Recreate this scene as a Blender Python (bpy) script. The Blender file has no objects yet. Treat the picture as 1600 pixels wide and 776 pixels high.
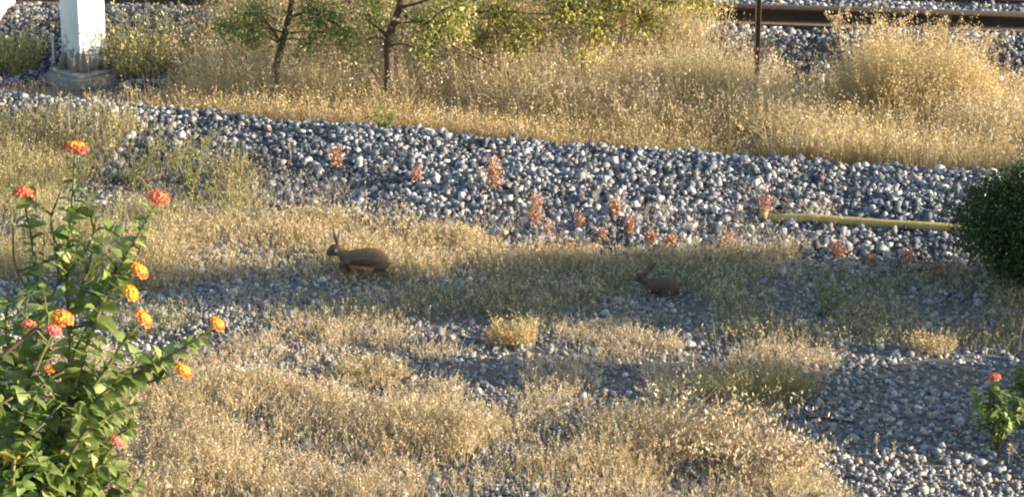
import bpy, math
import numpy as np
from mathutils import Vector, Matrix, Euler

scene = bpy.context.scene
COL = scene.collection
rng = np.random.default_rng(11)
R = math.radians

# ------------------------------------------------------------------ camera
CAM_H, PITCH, F = 6.03, R(17.0), 4300.0          # F = focal length in pixels of a 1600 px wide frame
cam_d = bpy.data.cameras.new('camera')
cam_d.sensor_fit = 'HORIZONTAL'; cam_d.sensor_width = 36.0; cam_d.lens = 36.0 * F / 1600.0
cam_d.clip_start = 0.1; cam_d.clip_end = 3000
cam = bpy.data.objects.new('camera', cam_d); COL.objects.link(cam)
cam.location = (0, 0, CAM_H); cam.rotation_euler = (math.pi / 2 - PITCH, 0, 0)
scene.camera = cam
scene.render.resolution_x, scene.render.resolution_y = 1024, 496
scene.cycles.filter_width = 2.0
scene.cycles.max_bounces = 8
scene.cycles.transparent_max_bounces = 8

# ------------------------------------------------------------------ light
SUN_AZ, SUN_EL = R(8.0), R(13.0)                 # azimuth from +x towards the camera side
sun_dir = Vector((math.cos(SUN_EL) * math.cos(SUN_AZ), -math.cos(SUN_EL) * math.sin(SUN_AZ), math.sin(SUN_EL)))
world = bpy.data.worlds.new('World'); scene.world = world; world.use_nodes = True
wn, wl = world.node_tree.nodes, world.node_tree.links
sky = wn.new('ShaderNodeTexSky'); sky.sky_type = 'NISHITA'; sky.sun_disc = False
sky.sun_elevation = SUN_EL; sky.sun_rotation = math.atan2(sun_dir.x, sun_dir.y)
bg = wn['Background']; bg.inputs['Strength'].default_value = 0.125
wl.new(sky.outputs[0], bg.inputs['Color'])
sun_d = bpy.data.lights.new('sun', 'SUN'); sun_d.energy = 5.0; sun_d.angle = R(0.6); sun_d.color = (1.0, 0.86, 0.66)
sun = bpy.data.objects.new('sun', sun_d); COL.objects.link(sun)
sun.location = (30, -4, 20); sun.rotation_euler = sun_dir.to_track_quat('Z', 'Y').to_euler()
vs = scene.view_settings
vs.view_transform = 'Standard'; vs.look = 'None'; vs.gamma = 1.0; vs.exposure = 1.6; vs.use_curve_mapping = False

# ------------------------------------------------------------------ pixel -> place helpers
FWD = np.array([0, math.cos(PITCH), -math.sin(PITCH)]); UPV = np.array([0, math.sin(PITCH), math.cos(PITCH)])
def ray(px, py):
    d = FWD * F + np.array([1.0, 0, 0]) * (px - 800) + UPV * (388 - py)
    return d / np.linalg.norm(d)
def on_z(px, py, z=0.0):
    d = ray(px, py); t = (z - CAM_H) / d[2]
    return np.array([0, 0, CAM_H]) + d * t
def on_y(px, py, y):
    d = ray(px, py); return np.array([0, 0, CAM_H]) + d * (y / d[1])
def at_d(px, py, dist):
    return np.array([0, 0, CAM_H]) + ray(px, py) * dist

# ------------------------------------------------------------------ terrain
_lat = np.random.default_rng(3).random((64, 64))
def vnoise(x, y, s=1.0, o=0.0):
    x = np.asarray(x, float) / s + o * 7.31 + 100; y = np.asarray(y, float) / s + o * 3.77 + 100
    xi = np.floor(x).astype(int); yi = np.floor(y).astype(int); fx = x - xi; fy = y - yi
    fx = fx * fx * (3 - 2 * fx); fy = fy * fy * (3 - 2 * fy)
    a = _lat[xi % 64, yi % 64]; b = _lat[(xi + 1) % 64, yi % 64]; c = _lat[xi % 64, (yi + 1) % 64]; d = _lat[(xi + 1) % 64, (yi + 1) % 64]
    return (a * (1 - fx) + b * fx) * (1 - fy) + (c * (1 - fx) + d * fx) * fy
def line_of(pts, z):
    P = np.array([on_z(px, py, z)[:2] for px, py in pts]); o = np.argsort(P[:, 0]); P = P[o]
    def f(x):
        x = np.asarray(x, float); r = np.interp(x, P[:, 0], P[:, 1])
        s0 = (P[1, 1] - P[0, 1]) / (P[1, 0] - P[0, 0]); s1 = (P[-1, 1] - P[-2, 1]) / (P[-1, 0] - P[-2, 0])
        r = np.where(x < P[0, 0], P[0, 1] + np.clip(s0 * (x - P[0, 0]), -1, 1), r)
        return np.where(x > P[-1, 0], P[-1, 1] + np.clip(s1 * (x - P[-1, 0]), -1, 1), r)
    return f
HC = 0.30
crest = line_of([(-300, 128), (0, 155), (350, 185), (700, 216), (1000, 242), (1540, 275), (1900, 300)], HC)
toe = line_of([(-300, 225), (0, 255), (400, 318), (750, 382), (1200, 408), (1600, 462), (1900, 500)], 0.0)
def rail_y(x): return 25.58 - 0.143 * (np.asarray(x, float))
def sstep(t):
    t = np.clip(t, 0, 1); return t * t * (3 - 2 * t)
def tz(x, y):
    x = np.asarray(x, float); y = np.asarray(y, float)
    c, t = crest(x), toe(x)
    u = np.clip((y - t) / (c - t), 0, 1)
    z = HC * (0.55 * u + 0.45 * sstep(u)) * (1 - sstep((y - c) / 0.7))
    z = np.where(y < c, HC * (0.55 * u + 0.45 * sstep(u)), z)
    z = z + 0.45 * sstep((y - (rail_y(x) - 1.25)) / 1.0)
    near = np.clip((np.abs(x) - 40) / 60, 0, 1) + np.clip((y - 45) / 60, 0, 1)
    z = z + (vnoise(x, y, 0.9) - 0.5) * 0.07 + (vnoise(x, y, 0.3, 2) - 0.5) * 0.025
    z = z * (1 - np.clip(near, 0, 1))
    z = z + np.clip((13.5 - y) * 0.43, 0, 4.3)
    return z
def ground_at(px, py):
    """point where the view ray through a photograph pixel meets the terrain"""
    d = ray(px, py); o = np.array([0, 0, CAM_H]); t = 14.5
    while t < 60:
        p = o + d * t
        if p[2] <= float(tz(p[0], p[1])): break
        t += 0.03
    return np.array([p[0], p[1], float(tz(p[0], p[1]))])
def gpt(x, y): return np.array([x, y, float(tz(x, y))])
def poly_px(pts, z=0.0): return np.array([on_z(px, py, z)[:2] for px, py in pts])
def in_poly(x, y, P):
    r = np.zeros(x.shape, bool); n = len(P)
    for i in range(n):
        x1, y1 = P[i]; x2, y2 = P[(i + 1) % n]
        c = ((y1 > y) != (y2 > y)) & (x < (x2 - x1) * (y - y1) / (y2 - y1 + 1e-12) + x1); r ^= c
    return r
RAB = ground_at(565, 434); RAB2 = ground_at(1030, 466)
def clearing(x, y):
    return ~((np.abs(x - RAB[0] - .02) < .30) & (y > RAB[1] - .62) & (y < RAB[1] + .10)) & ~((np.abs(x - RAB2[0]) < .22) & (y > RAB2[1] - .05) & (y < RAB2[1] + .05))
def scatter(n, P, dens=None):
    lo, hi = P.min(0), P.max(0); out = []; m = 0
    while m < n:
        k = max(2000, n); x = rng.uniform(lo[0], hi[0], k); y = rng.uniform(lo[1], hi[1], k)
        ok = in_poly(x, y, P)
        if dens is not None: ok &= rng.random(k) < dens(x, y)
        out.append(np.stack([x[ok], y[ok]], 1)); m += int(ok.sum())
    q = np.concatenate(out)[:n]
    return np.column_stack([q, tz(q[:, 0], q[:, 1])])

# ------------------------------------------------------------------ mesh helpers
class Acc:
    """collects vertices, triangles and per-vertex colours"""
    def __init__(s): s.V, s.T, s.C, s.n = [], [], [], 0
    def add(s, V, T, C):
        V = np.asarray(V, float).reshape(-1, 3); T = np.asarray(T, int).reshape(-1, 3)
        C = np.asarray(C, float)
        if C.ndim == 1: C = np.tile(C, (len(V), 1))
        s.V.append(V); s.T.append(T + s.n); s.C.append(C.reshape(-1, 3)); s.n += len(V)
    def mesh(s, name, mat, smooth=False, origin=None):
        V = np.concatenate(s.V); T = np.concatenate(s.T); C = np.concatenate(s.C)
        if origin is not None: V = V - np.asarray(origin)
        me = bpy.data.meshes.new(name)
        me.vertices.add(len(V)); me.vertices.foreach_set('co', V.astype(np.float32).ravel())
        me.loops.add(len(T) * 3); me.loops.foreach_set('vertex_index', T.astype(np.int32).ravel())
        me.polygons.add(len(T)); me.polygons.foreach_set('loop_start', np.arange(0, len(T) * 3, 3, dtype=np.int32))
        me.polygons.foreach_set('loop_total', np.full(len(T), 3, np.int32))
        if smooth: me.polygons.foreach_set('use_smooth', np.ones(len(T), bool))
        a = me.color_attributes.new('tint', 'FLOAT_COLOR', 'POINT')
        a.data.foreach_set('color', np.column_stack([C, np.ones(len(C))]).astype(np.float32).ravel())
        me.update(calc_edges=True); me.materials.append(mat)
        return me
def link(name, me, parent=None, loc=None):
    o = bpy.data.objects.new(name, me); COL.objects.link(o)
    if parent is not None: o.parent = parent
    if loc is not None: o.location = [float(v) for v in loc]
    return o
def tag(o, label=None, cat=None, group=None, kind=None):
    if label: o['label'] = label
    if cat: o['category'] = cat
    if group: o['group'] = group
    if kind: o['kind'] = kind
    return o
def thing(name, label, cat, loc, group=None):
    return tag(link(name, None, None, loc), label, cat, group)

def perp(d):
    d = d / (np.linalg.norm(d) + 1e-9); a = np.array([0, 0, 1.0]) if abs(d[2]) < 0.9 else np.array([1.0, 0, 0])
    u = np.cross(d, a); u /= np.linalg.norm(u); return u, np.cross(d, u)
def tube(acc, pts, rad, col, sides=6, cap=True):
    pts = [np.asarray(p, float) for p in pts]; n = len(pts)
    if np.isscalar(rad): rad = [rad] * n
    V, T = [], []
    for i in range(n):
        d = pts[min(i + 1, n - 1)] - pts[max(i - 1, 0)]; u, v = perp(d)
        for k in range(sides):
            a = 2 * math.pi * k / sides
            V.append(pts[i] + (u * math.cos(a) + v * math.sin(a)) * rad[i])
    for i in range(n - 1):
        for k in range(sides):
            a, b = i * sides + k, i * sides + (k + 1) % sides
            T += [(a, b, b + sides), (a, b + sides, a + sides)]
    if cap:
        for i, s in ((0, -1), (n - 1, 1)):
            V.append(pts[i]); c = len(V) - 1
            for k in range(sides):
                a, b = i * sides + k, i * sides + (k + 1) % sides
                T.append((c, b, a) if s < 0 else (c, a, b))
    acc.add(V, T, col)
def smooth_path(pts, k=4):
    P = np.asarray(pts, float); n = len(P); out = []
    for i in range(n - 1):
        p0, p1, p2, p3 = P[max(i - 1, 0)], P[i], P[i + 1], P[min(i + 2, n - 1)]
        for j in range(k):
            t = j / k
            out.append(0.5 * ((2 * p1) + (-p0 + p2) * t + (2 * p0 - 5 * p1 + 4 * p2 - p3) * t * t + (-p0 + 3 * p1 - 3 * p2 + p3) * t ** 3))
    out.append(P[-1]); return out

def blades(acc, P, h, lean, az, w, col, tip=None, seg=3, bend=2.0):
    """N curved tapering grass blades; P (N,3) bases, all else arrays of N"""
    N = len(P); ts = np.linspace(0, 1, seg + 1)
    D = np.column_stack([np.cos(az), np.sin(az), np.zeros(N)])
    wa = rng.uniform(0, 2 * math.pi, N); W = np.column_stack([np.cos(wa), np.sin(wa), np.zeros(N)]) * (w / 2)[:, None]
    if tip is None: tip = col
    nv = 2 * seg + 1; V = np.zeros((N, nv, 3)); C = np.zeros((N, nv, 3))
    for i, t in enumerate(ts):
        c = P + D * (h * lean * t ** bend)[:, None]; c = c + np.column_stack([np.zeros(N), np.zeros(N), h * (t - 0.35 * np.clip(lean, 0, 2) * t ** 2.5)])
        f = 1 - 0.75 * t
        cc = col * (1 - t) + tip * t
        if i < seg:
            V[:, 2 * i] = c - W * f; V[:, 2 * i + 1] = c + W * f; C[:, 2 * i] = cc; C[:, 2 * i + 1] = cc
        else: V[:, 2 * i] = c; C[:, 2 * i] = cc
    tri = []
    for i in range(seg - 1):
        a = 2 * i; tri += [(a, a + 1, a + 3), (a, a + 3, a + 2)]
    tri.append((2 * seg - 2, 2 * seg - 1, 2 * seg))
    T = (np.array(tri)[None] + (np.arange(N) * nv)[:, None, None]).reshape(-1, 3)
    acc.add(V, T, C.reshape(-1, 3))
    return V[:, 2 * seg]                                  # tips
def flakes(acc, P, size, col, asp=0.45, upbias=0.5):
    """N small kite-shaped leaves, husks or spikelets with random orientation"""
    N = len(P); d = rng.normal(size=(N, 3)); d[:, 2] += upbias * 2; d /= np.linalg.norm(d, axis=1)[:, None]
    r = rng.normal(size=(N, 3)); s = np.cross(d, r); s /= np.linalg.norm(s, axis=1)[:, None] + 1e-9; nn = np.cross(d, s)
    size = np.broadcast_to(size, (N,))
    L = d * size[:, None]; S = s * (size * asp / 2)[:, None]; B = nn * (size * 0.12)[:, None]
    V = np.stack([P, P + L * 0.45 + S + B, P + L, P + L * 0.45 - S + B], 1)
    T = (np.array([(0, 1, 2), (0, 2, 3)])[None] + (np.arange(N) * 4)[:, None, None]).reshape(-1, 3)
    acc.add(V, T, np.repeat(col, 4, axis=0))
def pick(cols, N, var=0.15, p=None):
    c = np.array(cols)[rng.choice(len(cols), N, p=p)]
    return np.clip(c * (1 + rng.normal(0, var, (N, 1))), 0.01, 0.9)

# stones
def rand_rot(N):
    q = rng.normal(size=(N, 4)); q /= np.linalg.norm(q, axis=1)[:, None]; w, x, y, z = q.T
    return np.stack([np.stack([1 - 2 * (y * y + z * z), 2 * (x * y - z * w), 2 * (x * z + y * w)], 1),
                     np.stack([2 * (x * y + z * w), 1 - 2 * (x * x + z * z), 2 * (y * z - x * w)], 1),
                     np.stack([2 * (x * z - y * w), 2 * (y * z + x * w), 1 - 2 * (x * x + y * y)], 1)], 1)
def rock():
    """an angular broken stone: jittered block with some corners knocked off, 12 to 18 faces"""
    import bmesh
    bm = bmesh.new()
    for sx in (-1, 1):
        for sy in (-1, 1):
            for sz in (-1, 1):
                v = np.array([sx * .78, sy * .62, sz * .50]) * rng.uniform(.62, 1.22, 3)
                bm.verts.new(v)
    for _k in range(2): bm.verts.new(rng.normal(0, .55, 3) * np.array([1.1, .8, .7]))
    r = bmesh.ops.convex_hull(bm, input=bm.verts)
    bmesh.ops.delete(bm, geom=[v for v in bm.verts if not v.link_faces], context='VERTS'); bmesh.ops.triangulate(bm, faces=bm.faces); bm.verts.index_update()
    V = np.array([v.co[:] for v in bm.verts]); T = np.array([[v.index for v in f.verts] for f in bm.faces]); bm.free()
    return V, T
STONES = [rock() for _ in range(28)]
def stones(acc, P, size, col):
    N = len(P); k = rng.integers(0, len(STONES), N); R3 = rand_rot(N)
    for j, (SV, ST) in enumerate(STONES):
        i = np.where(k == j)[0]
        if not len(i): continue
        V = np.einsum('nij,vj->nvi', R3[i], SV) * size[i][:, None, None] + P[i][:, None, :]
        T = (ST[None] + (np.arange(len(i)) * len(SV))[:, None, None]).reshape(-1, 3)
        acc.add(V, T, np.repeat(col[i], len(SV), axis=0))

# ------------------------------------------------------------------ materials
def mat_new(name):
    m = bpy.data.materials.new(name); m.use_nodes = True
    return m, m.node_tree.nodes, m.node_tree.links, m.node_tree.nodes['Principled BSDF']
def noise(N, L, scale, detail=4, rough=0.6, vec=None):
    n = N.new('ShaderNodeTexNoise'); n.inputs['Scale'].default_value = scale; n.inputs['Detail'].default_value = detail; n.inputs['Roughness'].default_value = rough
    if vec is not None: L.new(vec, n.inputs['Vector'])
    return n
def objco(N):
    t = N.new('ShaderNodeTexCoord'); return t.outputs['Object']
def ramp(N, L, src, stops):
    r = N.new('ShaderNodeValToRGB'); e = r.color_ramp.elements
    while len(e) < len(stops): e.new(0.5)
    for el, (p, c) in zip(e, stops): el.position = p; el.color = (*c, 1)
    L.new(src, r.inputs[0]); return r
def mulcol(N, L, a, b, fac=1.0, mode='MULTIPLY'):
    m = N.new('ShaderNodeMix'); m.data_type = 'RGBA'; m.blend_type = mode; m.inputs[0].default_value = fac
    L.new(a, m.inputs[6]); L.new(b, m.inputs[7]); return m.outputs[2]
def bump(N, L, src, bsdf, strength=0.4, dist=0.01):
    b = N.new('ShaderNodeBump'); b.inputs['Strength'].default_value = strength; b.inputs['Distance'].default_value = dist
    L.new(src, b.inputs['Height']); L.new(b.outputs[0], bsdf.inputs['Normal'])
def veg_mat(name, trans=0.35, rough=0.65, scale=60, spec=0.3):
    m, N, L, B = mat_new(name)
    a = N.new('ShaderNodeAttribute'); a.attribute_name = 'tint'
    n = noise(N, L, scale, 3, 0.6, objco(N)); r = ramp(N, L, n.outputs[0], [(0.3, (0.7, 0.7, 0.7)), (0.7, (1.15, 1.12, 1.05))])
    c = mulcol(N, L, a.outputs['Color'], r.outputs[0])
    L.new(c, B.inputs['Base Color']); B.inputs['Roughness'].default_value = rough; B.inputs['Specular IOR Level'].default_value = spec
    t = N.new('ShaderNodeBsdfTranslucent'); L.new(c, t.inputs['Color'])
    mx = N.new('ShaderNodeMixShader'); mx.inputs[0].default_value = trans
    L.new(B.outputs[0], mx.inputs[1]); L.new(t.outputs[0], mx.inputs[2]); L.new(mx.outputs[0], N['Material Output'].inputs['Surface'])
    return m
def solid_mat(name, rough=0.8, scale=30, lo=0.75, hi=1.15, bs=0.4, bd=0.004, spec=0.3, metal=0.0):
    m, N, L, B = mat_new(name)
    a = N.new('ShaderNodeAttribute'); a.attribute_name = 'tint'
    n = noise(N, L, scale, 6, 0.65, objco(N)); r = ramp(N, L, n.outputs[0], [(0.3, (lo,) * 3), (0.7, (hi,) * 3)])
    L.new(mulcol(N, L, a.outputs['Color'], r.outputs[0]), B.inputs['Base Color'])
    B.inputs['Roughness'].default_value = rough; B.inputs['Specular IOR Level'].default_value = spec; B.inputs['Metallic'].default_value = metal
    bump(N, L, n.outputs[0], B, bs, bd); return m
M = {}
M['straw'] = veg_mat('dry_straw', 0.35, 0.7)
M['leaf'] = veg_mat('green_leaf', 0.45, 0.5, 90, 0.4)
M['gloss'] = veg_mat('shrub_leaf', 0.2, 0.45, 90, 0.4)
M['petal'] = veg_mat('petal', 0.3, 0.6, 200)
M['stone'] = solid_mat('ballast_stone', 0.85, 45, 0.7, 1.2, 0.6, 0.006)
M['bark'] = solid_mat('bark', 0.9, 60, 0.6, 1.2, 0.8, 0.006)
M['rust'] = solid_mat('rusty_steel', 0.75, 40, 0.55, 1.25, 0.5, 0.003)
M['fur'] = solid_mat('fur', 0.9, 160, 0.65, 1.3, 0.8, 0.004, 0.15)
M['concrete'] = solid_mat('concrete', 0.9, 25, 0.7, 1.15, 0.5, 0.005)

def ground_mat():
    m, N, L, B = mat_new('dry_ground'); co = objco(N)
    n1 = noise(N, L, 1.3, 6, 0.6, co); n2 = noise(N, L, 38, 6, 0.75, co); n3 = noise(N, L, 110, 3, 0.7, co)
    c1 = ramp(N, L, n2.outputs[0], [(0.32, (0.07, 0.06, 0.05)), (0.5, (0.17, 0.14, 0.11)), (0.68, (0.30, 0.26, 0.21))])
    c2 = ramp(N, L, n2.outputs[0], [(0.32, (0.06, 0.06, 0.065)), (0.5, (0.14, 0.14, 0.142)), (0.7, (0.30, 0.295, 0.28))])
    f = ramp(N, L, n1.outputs[0], [(0.42, (0, 0, 0)), (0.6, (1, 1, 1))])
    mx = N.new('ShaderNodeMix'); mx.data_type = 'RGBA'; L.new(f.outputs[0], mx.inputs[0]); L.new(c1.outputs[0], mx.inputs[6]); L.new(c2.outputs[0], mx.inputs[7])
    g = ramp(N, L, n3.outputs[0], [(0.3, (0.7, 0.7, 0.7)), (0.7, (1.2, 1.2, 1.2))])
    L.new(mulcol(N, L, mx.outputs[2], g.outputs[0]), B.inputs['Base Color']); B.inputs['Roughness'].default_value = 0.95
    bump(N, L, n2.outputs[0], B, 0.9, 0.03); return m
def bank_mat():
    m, N, L, B = mat_new('ballast_bed'); co = objco(N)
    v = N.new('ShaderNodeTexVoronoi'); v.inputs['Scale'].default_value = 26; L.new(co, v.inputs['Vector'])
    r = ramp(N, L, v.outputs['Distance'], [(0.0, (0.14, 0.14, 0.145)), (0.6, (0.05, 0.05, 0.055))])
    L.new(r.outputs[0], B.inputs['Base Color']); B.inputs['Roughness'].default_value = 0.95
    bump(N, L, v.outputs['Distance'], B, 1.0, -0.03); return m
M['ground'] = ground_mat(); M['bank'] = bank_mat()
def paint_mat():
    m, N, L, B = mat_new('white_paint'); co = objco(N)
    n = noise(N, L, 9, 6, 0.7, co); s = N.new('ShaderNodeSeparateXYZ'); L.new(co, s.inputs[0])
    mp = N.new('ShaderNodeMath'); mp.operation = 'MULTIPLY_ADD'; mp.inputs[1].default_value = -1.1; mp.inputs[2].default_value = 0.42; L.new(s.outputs[2], mp.inputs[0])
    ad = N.new('ShaderNodeMath'); ad.operation = 'ADD'; L.new(n.outputs[0], ad.inputs[0]); L.new(mp.outputs[0], ad.inputs[1])
    r = ramp(N, L, ad.outputs[0], [(0.62, (0.80, 0.79, 0.75)), (0.72, (0.34, 0.29, 0.23))])
    n2 = noise(N, L, 3, 5, 0.6, co); d = ramp(N, L, n2.outputs[0], [(0.3, (0.86, 0.85, 0.82)), (0.6, (1, 1, 1))])
    L.new(mulcol(N, L, r.outputs[0], d.outputs[0]), B.inputs['Base Color']); B.inputs['Roughness'].default_value = 0.55
    bump(N, L, n.outputs[0], B, 0.25, 0.004); return m
M['paint'] = paint_mat()

# ------------------------------------------------------------------ colours (real-world albedo, save for the grass palette with shade mixed in)
STRAW = [(0.58, 0.46, 0.26), (0.64, 0.53, 0.33), (0.52, 0.39, 0.20), (0.68, 0.60, 0.42)]
GOLD = [(0.62, 0.48, 0.23), (0.66, 0.53, 0.28), (0.56, 0.41, 0.18), (0.70, 0.60, 0.38)]
TAN = [(0.56, 0.43, 0.28), (0.62, 0.50, 0.35), (0.50, 0.36, 0.23), (0.66, 0.57, 0.43), (0.72, 0.66, 0.54)]
OLIVE = [(0.30, 0.30, 0.12), (0.38, 0.36, 0.16), (0.23, 0.25, 0.10), (0.48, 0.42, 0.22)]
SHADE_TINT = [(0.21, 0.24, 0.13), (0.27, 0.28, 0.16), (0.16, 0.19, 0.10), (0.36, 0.34, 0.22)]  # greenish grass, darkened and greyed so the long shadow reads deeper
GREEN = [(0.12, 0.18, 0.05), (0.17, 0.23, 0.06), (0.09, 0.14, 0.04), (0.25, 0.29, 0.09)]
BROWN = [(0.32, 0.21, 0.11), (0.40, 0.28, 0.15), (0.26, 0.17, 0.10), (0.48, 0.35, 0.19)]
GREY = [(0.19, 0.195, 0.21), (0.13, 0.135, 0.15), (0.30, 0.295, 0.285), (0.09, 0.095, 0.11), (0.30, 0.265, 0.22), (0.50, 0.48, 0.44)]
GREYP = [0.27, 0.25, 0.16, 0.13, 0.07, 0.12]

# ================================================================== SETTING
def axis(lo, hi, step, far):
    a = np.arange(lo, hi + 1e-6, step); g = []; d = step
    v = hi
    while v < far: d *= 1.5; v += d; g.append(v)
    h = []; d = step; v = lo
    while v > -far: d *= 1.5; v -= d; h.append(v)
    return np.array(h[::-1] + list(a) + g)
def grid_obj(name, xs, ys, zf, mat):
    X, Y = np.meshgrid(xs, ys); Z = zf(X, Y); nx, ny = len(xs), len(ys)
    V = np.stack([X, Y, Z], -1).reshape(-1, 3); i = np.arange(nx * ny).reshape(ny, nx)
    a, b, c, d = i[:-1, :-1].ravel(), i[:-1, 1:].ravel(), i[1:, 1:].ravel(), i[1:, :-1].ravel()
    acc = Acc(); acc.add(V, np.concatenate([np.stack([a, b, c], 1), np.stack([a, c, d], 1)]), np.array([.3, .3, .3]))
    return tag(link(name, acc.mesh(name, mat, True)), kind='structure')
grid_obj('ground', axis(-7, 7, 0.06, 900), axis(13, 30, 0.06, 900), tz, M['ground'])
def bank1_z(X, Y):
    c, t = crest(X), toe(X); ins = np.minimum((Y - t + 0.05) / 0.15, (c + 0.45 - Y) / 0.15)
    return tz(X, Y) + np.clip(ins, -1, 1) * 0.018
ballast = grid_obj('ballast_bank', np.arange(-7, 9, 0.08), np.arange(18, 25, 0.06), bank1_z, M['bank'])
def bank2_z(X, Y):
    ins = np.minimum((Y - rail_y(X) + 1.3) / 0.15, (rail_y(X) + 3.2 - Y) / 0.15)
    return tz(X, Y) + np.clip(ins, -1, 1) * 0.018
trackbed = grid_obj('track_bed', np.arange(-8, 9, 0.08), np.arange(23, 31, 0.06), bank2_z, M['bank'])

# --- stones of the near ballast bank: the largest 300 in view are parts, the rest one mass
def bank_points(step, x0, x1, y0, y1, keep):
    gx, gy = np.meshgrid(np.arange(x0, x1, step), np.arange(y0, y1, step)); x = gx.ravel() + rng.uniform(-.5, .5, gx.size) * step; y = gy.ravel() + rng.uniform(-.5, .5, gx.size) * step
    k = keep(x, y); return x[k], y[k]
x, y = bank_points(0.031, -6, 6, 18, 24.6, lambda x, y: (y > toe(x) - 0.05 + 0.5 * (vnoise(x, y, .5, 4) - .5)) & (y < crest(x) + 0.35))
n = len(x); size = np.clip(rng.lognormal(math.log(0.0205), 0.36, n), 0.009, 0.046)
P = np.column_stack([x, y, tz(x, y) + 0.012 + size * rng.uniform(-0.1, 0.8, n) + .03 * (vnoise(x, y, .16, 6) - .5)]); col = pick(GREY, n, 0.15, GREYP); dust = np.clip(1.25 - (y - toe(x)) / (crest(x) - toe(x)), 0, 1) * sstep((vnoise(x, y, .5, 13) - .3) * 2.5)
col = np.clip(col * (.72 + .5 * vnoise(x, y, .45, 8))[:, None] + dust[:, None] * np.array([.13, .115, .10]), .02, .62)
score = size / y * (np.abs(x / y) < 0.18) * (y < crest(x) - 0.1)
big = np.argsort(-score)[:300]; rest = np.setdiff1d(np.arange(n), big)
acc = Acc(); stones(acc, P[rest], size[rest], col[rest])
tag(link('stones', acc.mesh('stones', M['stone']), ballast), kind='stuff')
smesh = []
for k in range(24):
    a = Acc(); a.add(STONES[k][0], STONES[k][1], pick(GREY, 1, 0.1, GREYP)[0]); smesh.append(a.mesh('stone', M['stone']))
for i in big:
    o = link('stone', smesh[int(rng.integers(24))], ballast, P[i]); o.scale = (size[i],) * 3; o.rotation_euler = rng.uniform(0, 6.28, 3)
# --- stones of the track bed
x, y = bank_points(0.036, -6.5, 6.5, 23.3, 28.5, lambda x, y: (y > rail_y(x) - 1.25 + 0.4 * (vnoise(x, y, .5, 5) - .5)))
n = len(x); size = np.clip(rng.lognormal(math.log(0.021), 0.32, n), 0.010, 0.045)
P = np.column_stack([x, y, tz(x, y) + 0.012 + size * rng.uniform(0.1, 0.7, n)])
acc = Acc(); stones(acc, P, size, pick(GREY, n, 0.15, GREYP)); tag(link('stones', acc.mesh('stones', M['stone']), trackbed), kind='stuff')
# --- loose gravel over the flat ground
Pg = poly_px([(-200, 800), (-200, 240), (400, 310), (760, 385), (1200, 405), (1850, 470), (1800, 800)])
P = scatter(40000, Pg, lambda x, y: 0.5 + 0.5 * sstep((vnoise(x, y, 0.7, 9) - 0.4) * 4))
n = len(P); size = np.clip(rng.lognormal(math.log(0.0125), 0.45, n), 0.005, 0.045); P[:, 2] += size * 0.25
GR2 = [(0.25, 0.25, 0.255), (0.18, 0.185, 0.20), (0.34, 0.32, 0.29), (0.31, 0.26, 0.20), (0.52, 0.50, 0.46)]
acc = Acc(); stones(acc, P, size, pick(GR2, n, 0.18, [.3, .25, .2, .17, .08]))
tag(link('gravel', acc.mesh('gravel', M['stone'])), 'grey and tan gravel strewn over the dry ground among the grass', 'gravel', kind='stuff')

# ================================================================== TRACK, POSTS, PIPE
def extrude_profile(acc, prof, a, b, col):
    """sweep a closed 2-D profile (side, up) from point a to point b"""
    a, b = np.asarray(a, float), np.asarray(b, float); d = (b - a) / np.linalg.norm(b - a); s = np.cross(d, [0, 0, 1]); s /= np.linalg.norm(s); n = len(prof)
    V = [p + s * u + np.array([0, 0, v]) for p in (a, b) for u, v in prof]; T = []
    for i in range(n):
        j = (i + 1) % n; T += [(i, j, n + j), (i, n + j, n + i)]
    c = len(V); V += [a + np.array([0, 0, prof[0][1] + .05]), b + np.array([0, 0, prof[0][1] + .05])]
    for i in range(n):
        j = (i + 1) % n; T += [(c, j, i), (c + 1, n + i, n + j)]
    acc.add(V, T, col)
RAILP = [(u * 1.1, v * 1.12) for u, v in [(-.075, 0), (.075, 0), (.075, .012), (.02, .035), (.012, .06), (.012, .145), (.037, .158), (.037, .195), (.028, .203), (-.028, .203), (-.037, .195), (-.037, .158), (-.012, .145), (-.012, .06), (-.02, .035), (-.075, .012)]]
trk = thing('railway_track', 'rusty brown railway track on raised grey ballast', 'railway track', gpt(3, float(rail_y(3))))
org = np.array(trk.location)
def rp(x, off): return np.array([x, float(rail_y(x)) + off, 0.462])
for off in (0.0, 1.45):
    a = Acc(); extrude_profile(a, RAILP, rp(-9, off), rp(10, off), (0.050, 0.036, 0.029)); link('rail', a.mesh('rail', M['rust'], origin=org), trk)
sd = np.array([1, -0.143, 0]); sd /= np.linalg.norm(sd); sn = np.array([0.143, 1, 0]) / math.hypot(1, .143)
a = Acc()
def box(acc, c, ax, ay, az, col, bev=0.0):
    c, ax, ay, az = [np.asarray(v, float) for v in (c, ax, ay, az)]
    V = []; b = 1 - bev
    for sx in (-1, 1):
        for sy in (-1, 1):
            for sz in (-1, 1):
                V += [c + ax * sx * b + ay * sy * b + az * sz, c + ax * sx * b + ay * sy + az * sz * b, c + ax * sx + ay * sy * b + az * sz * b]
    me = bpy.data.meshes.new('t'); import bmesh
    bm = bmesh.new(); [bm.verts.new(v) for v in V]; bmesh.ops.convex_hull(bm, input=bm.verts); bmesh.ops.triangulate(bm, faces=bm.faces)
    bm.verts.index_update(); acc.add([v.co[:] for v in bm.verts], [[v.index for v in f.verts] for f in bm.faces], col); bm.free(); bpy.data.meshes.remove(me)
box(a, (0, 0, 0), sd * .11, sn * 1.25, (0, 0, .09), (0.10, 0.075, 0.055), .04); slp = a.mesh('sleeper', M['bark'])
for i in range(26):
    x0 = -7 + 0.56 * i; c = rp(x0, 0.725); c[2] = 0.335; link('sleeper', slp, trk, c - org)

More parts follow.
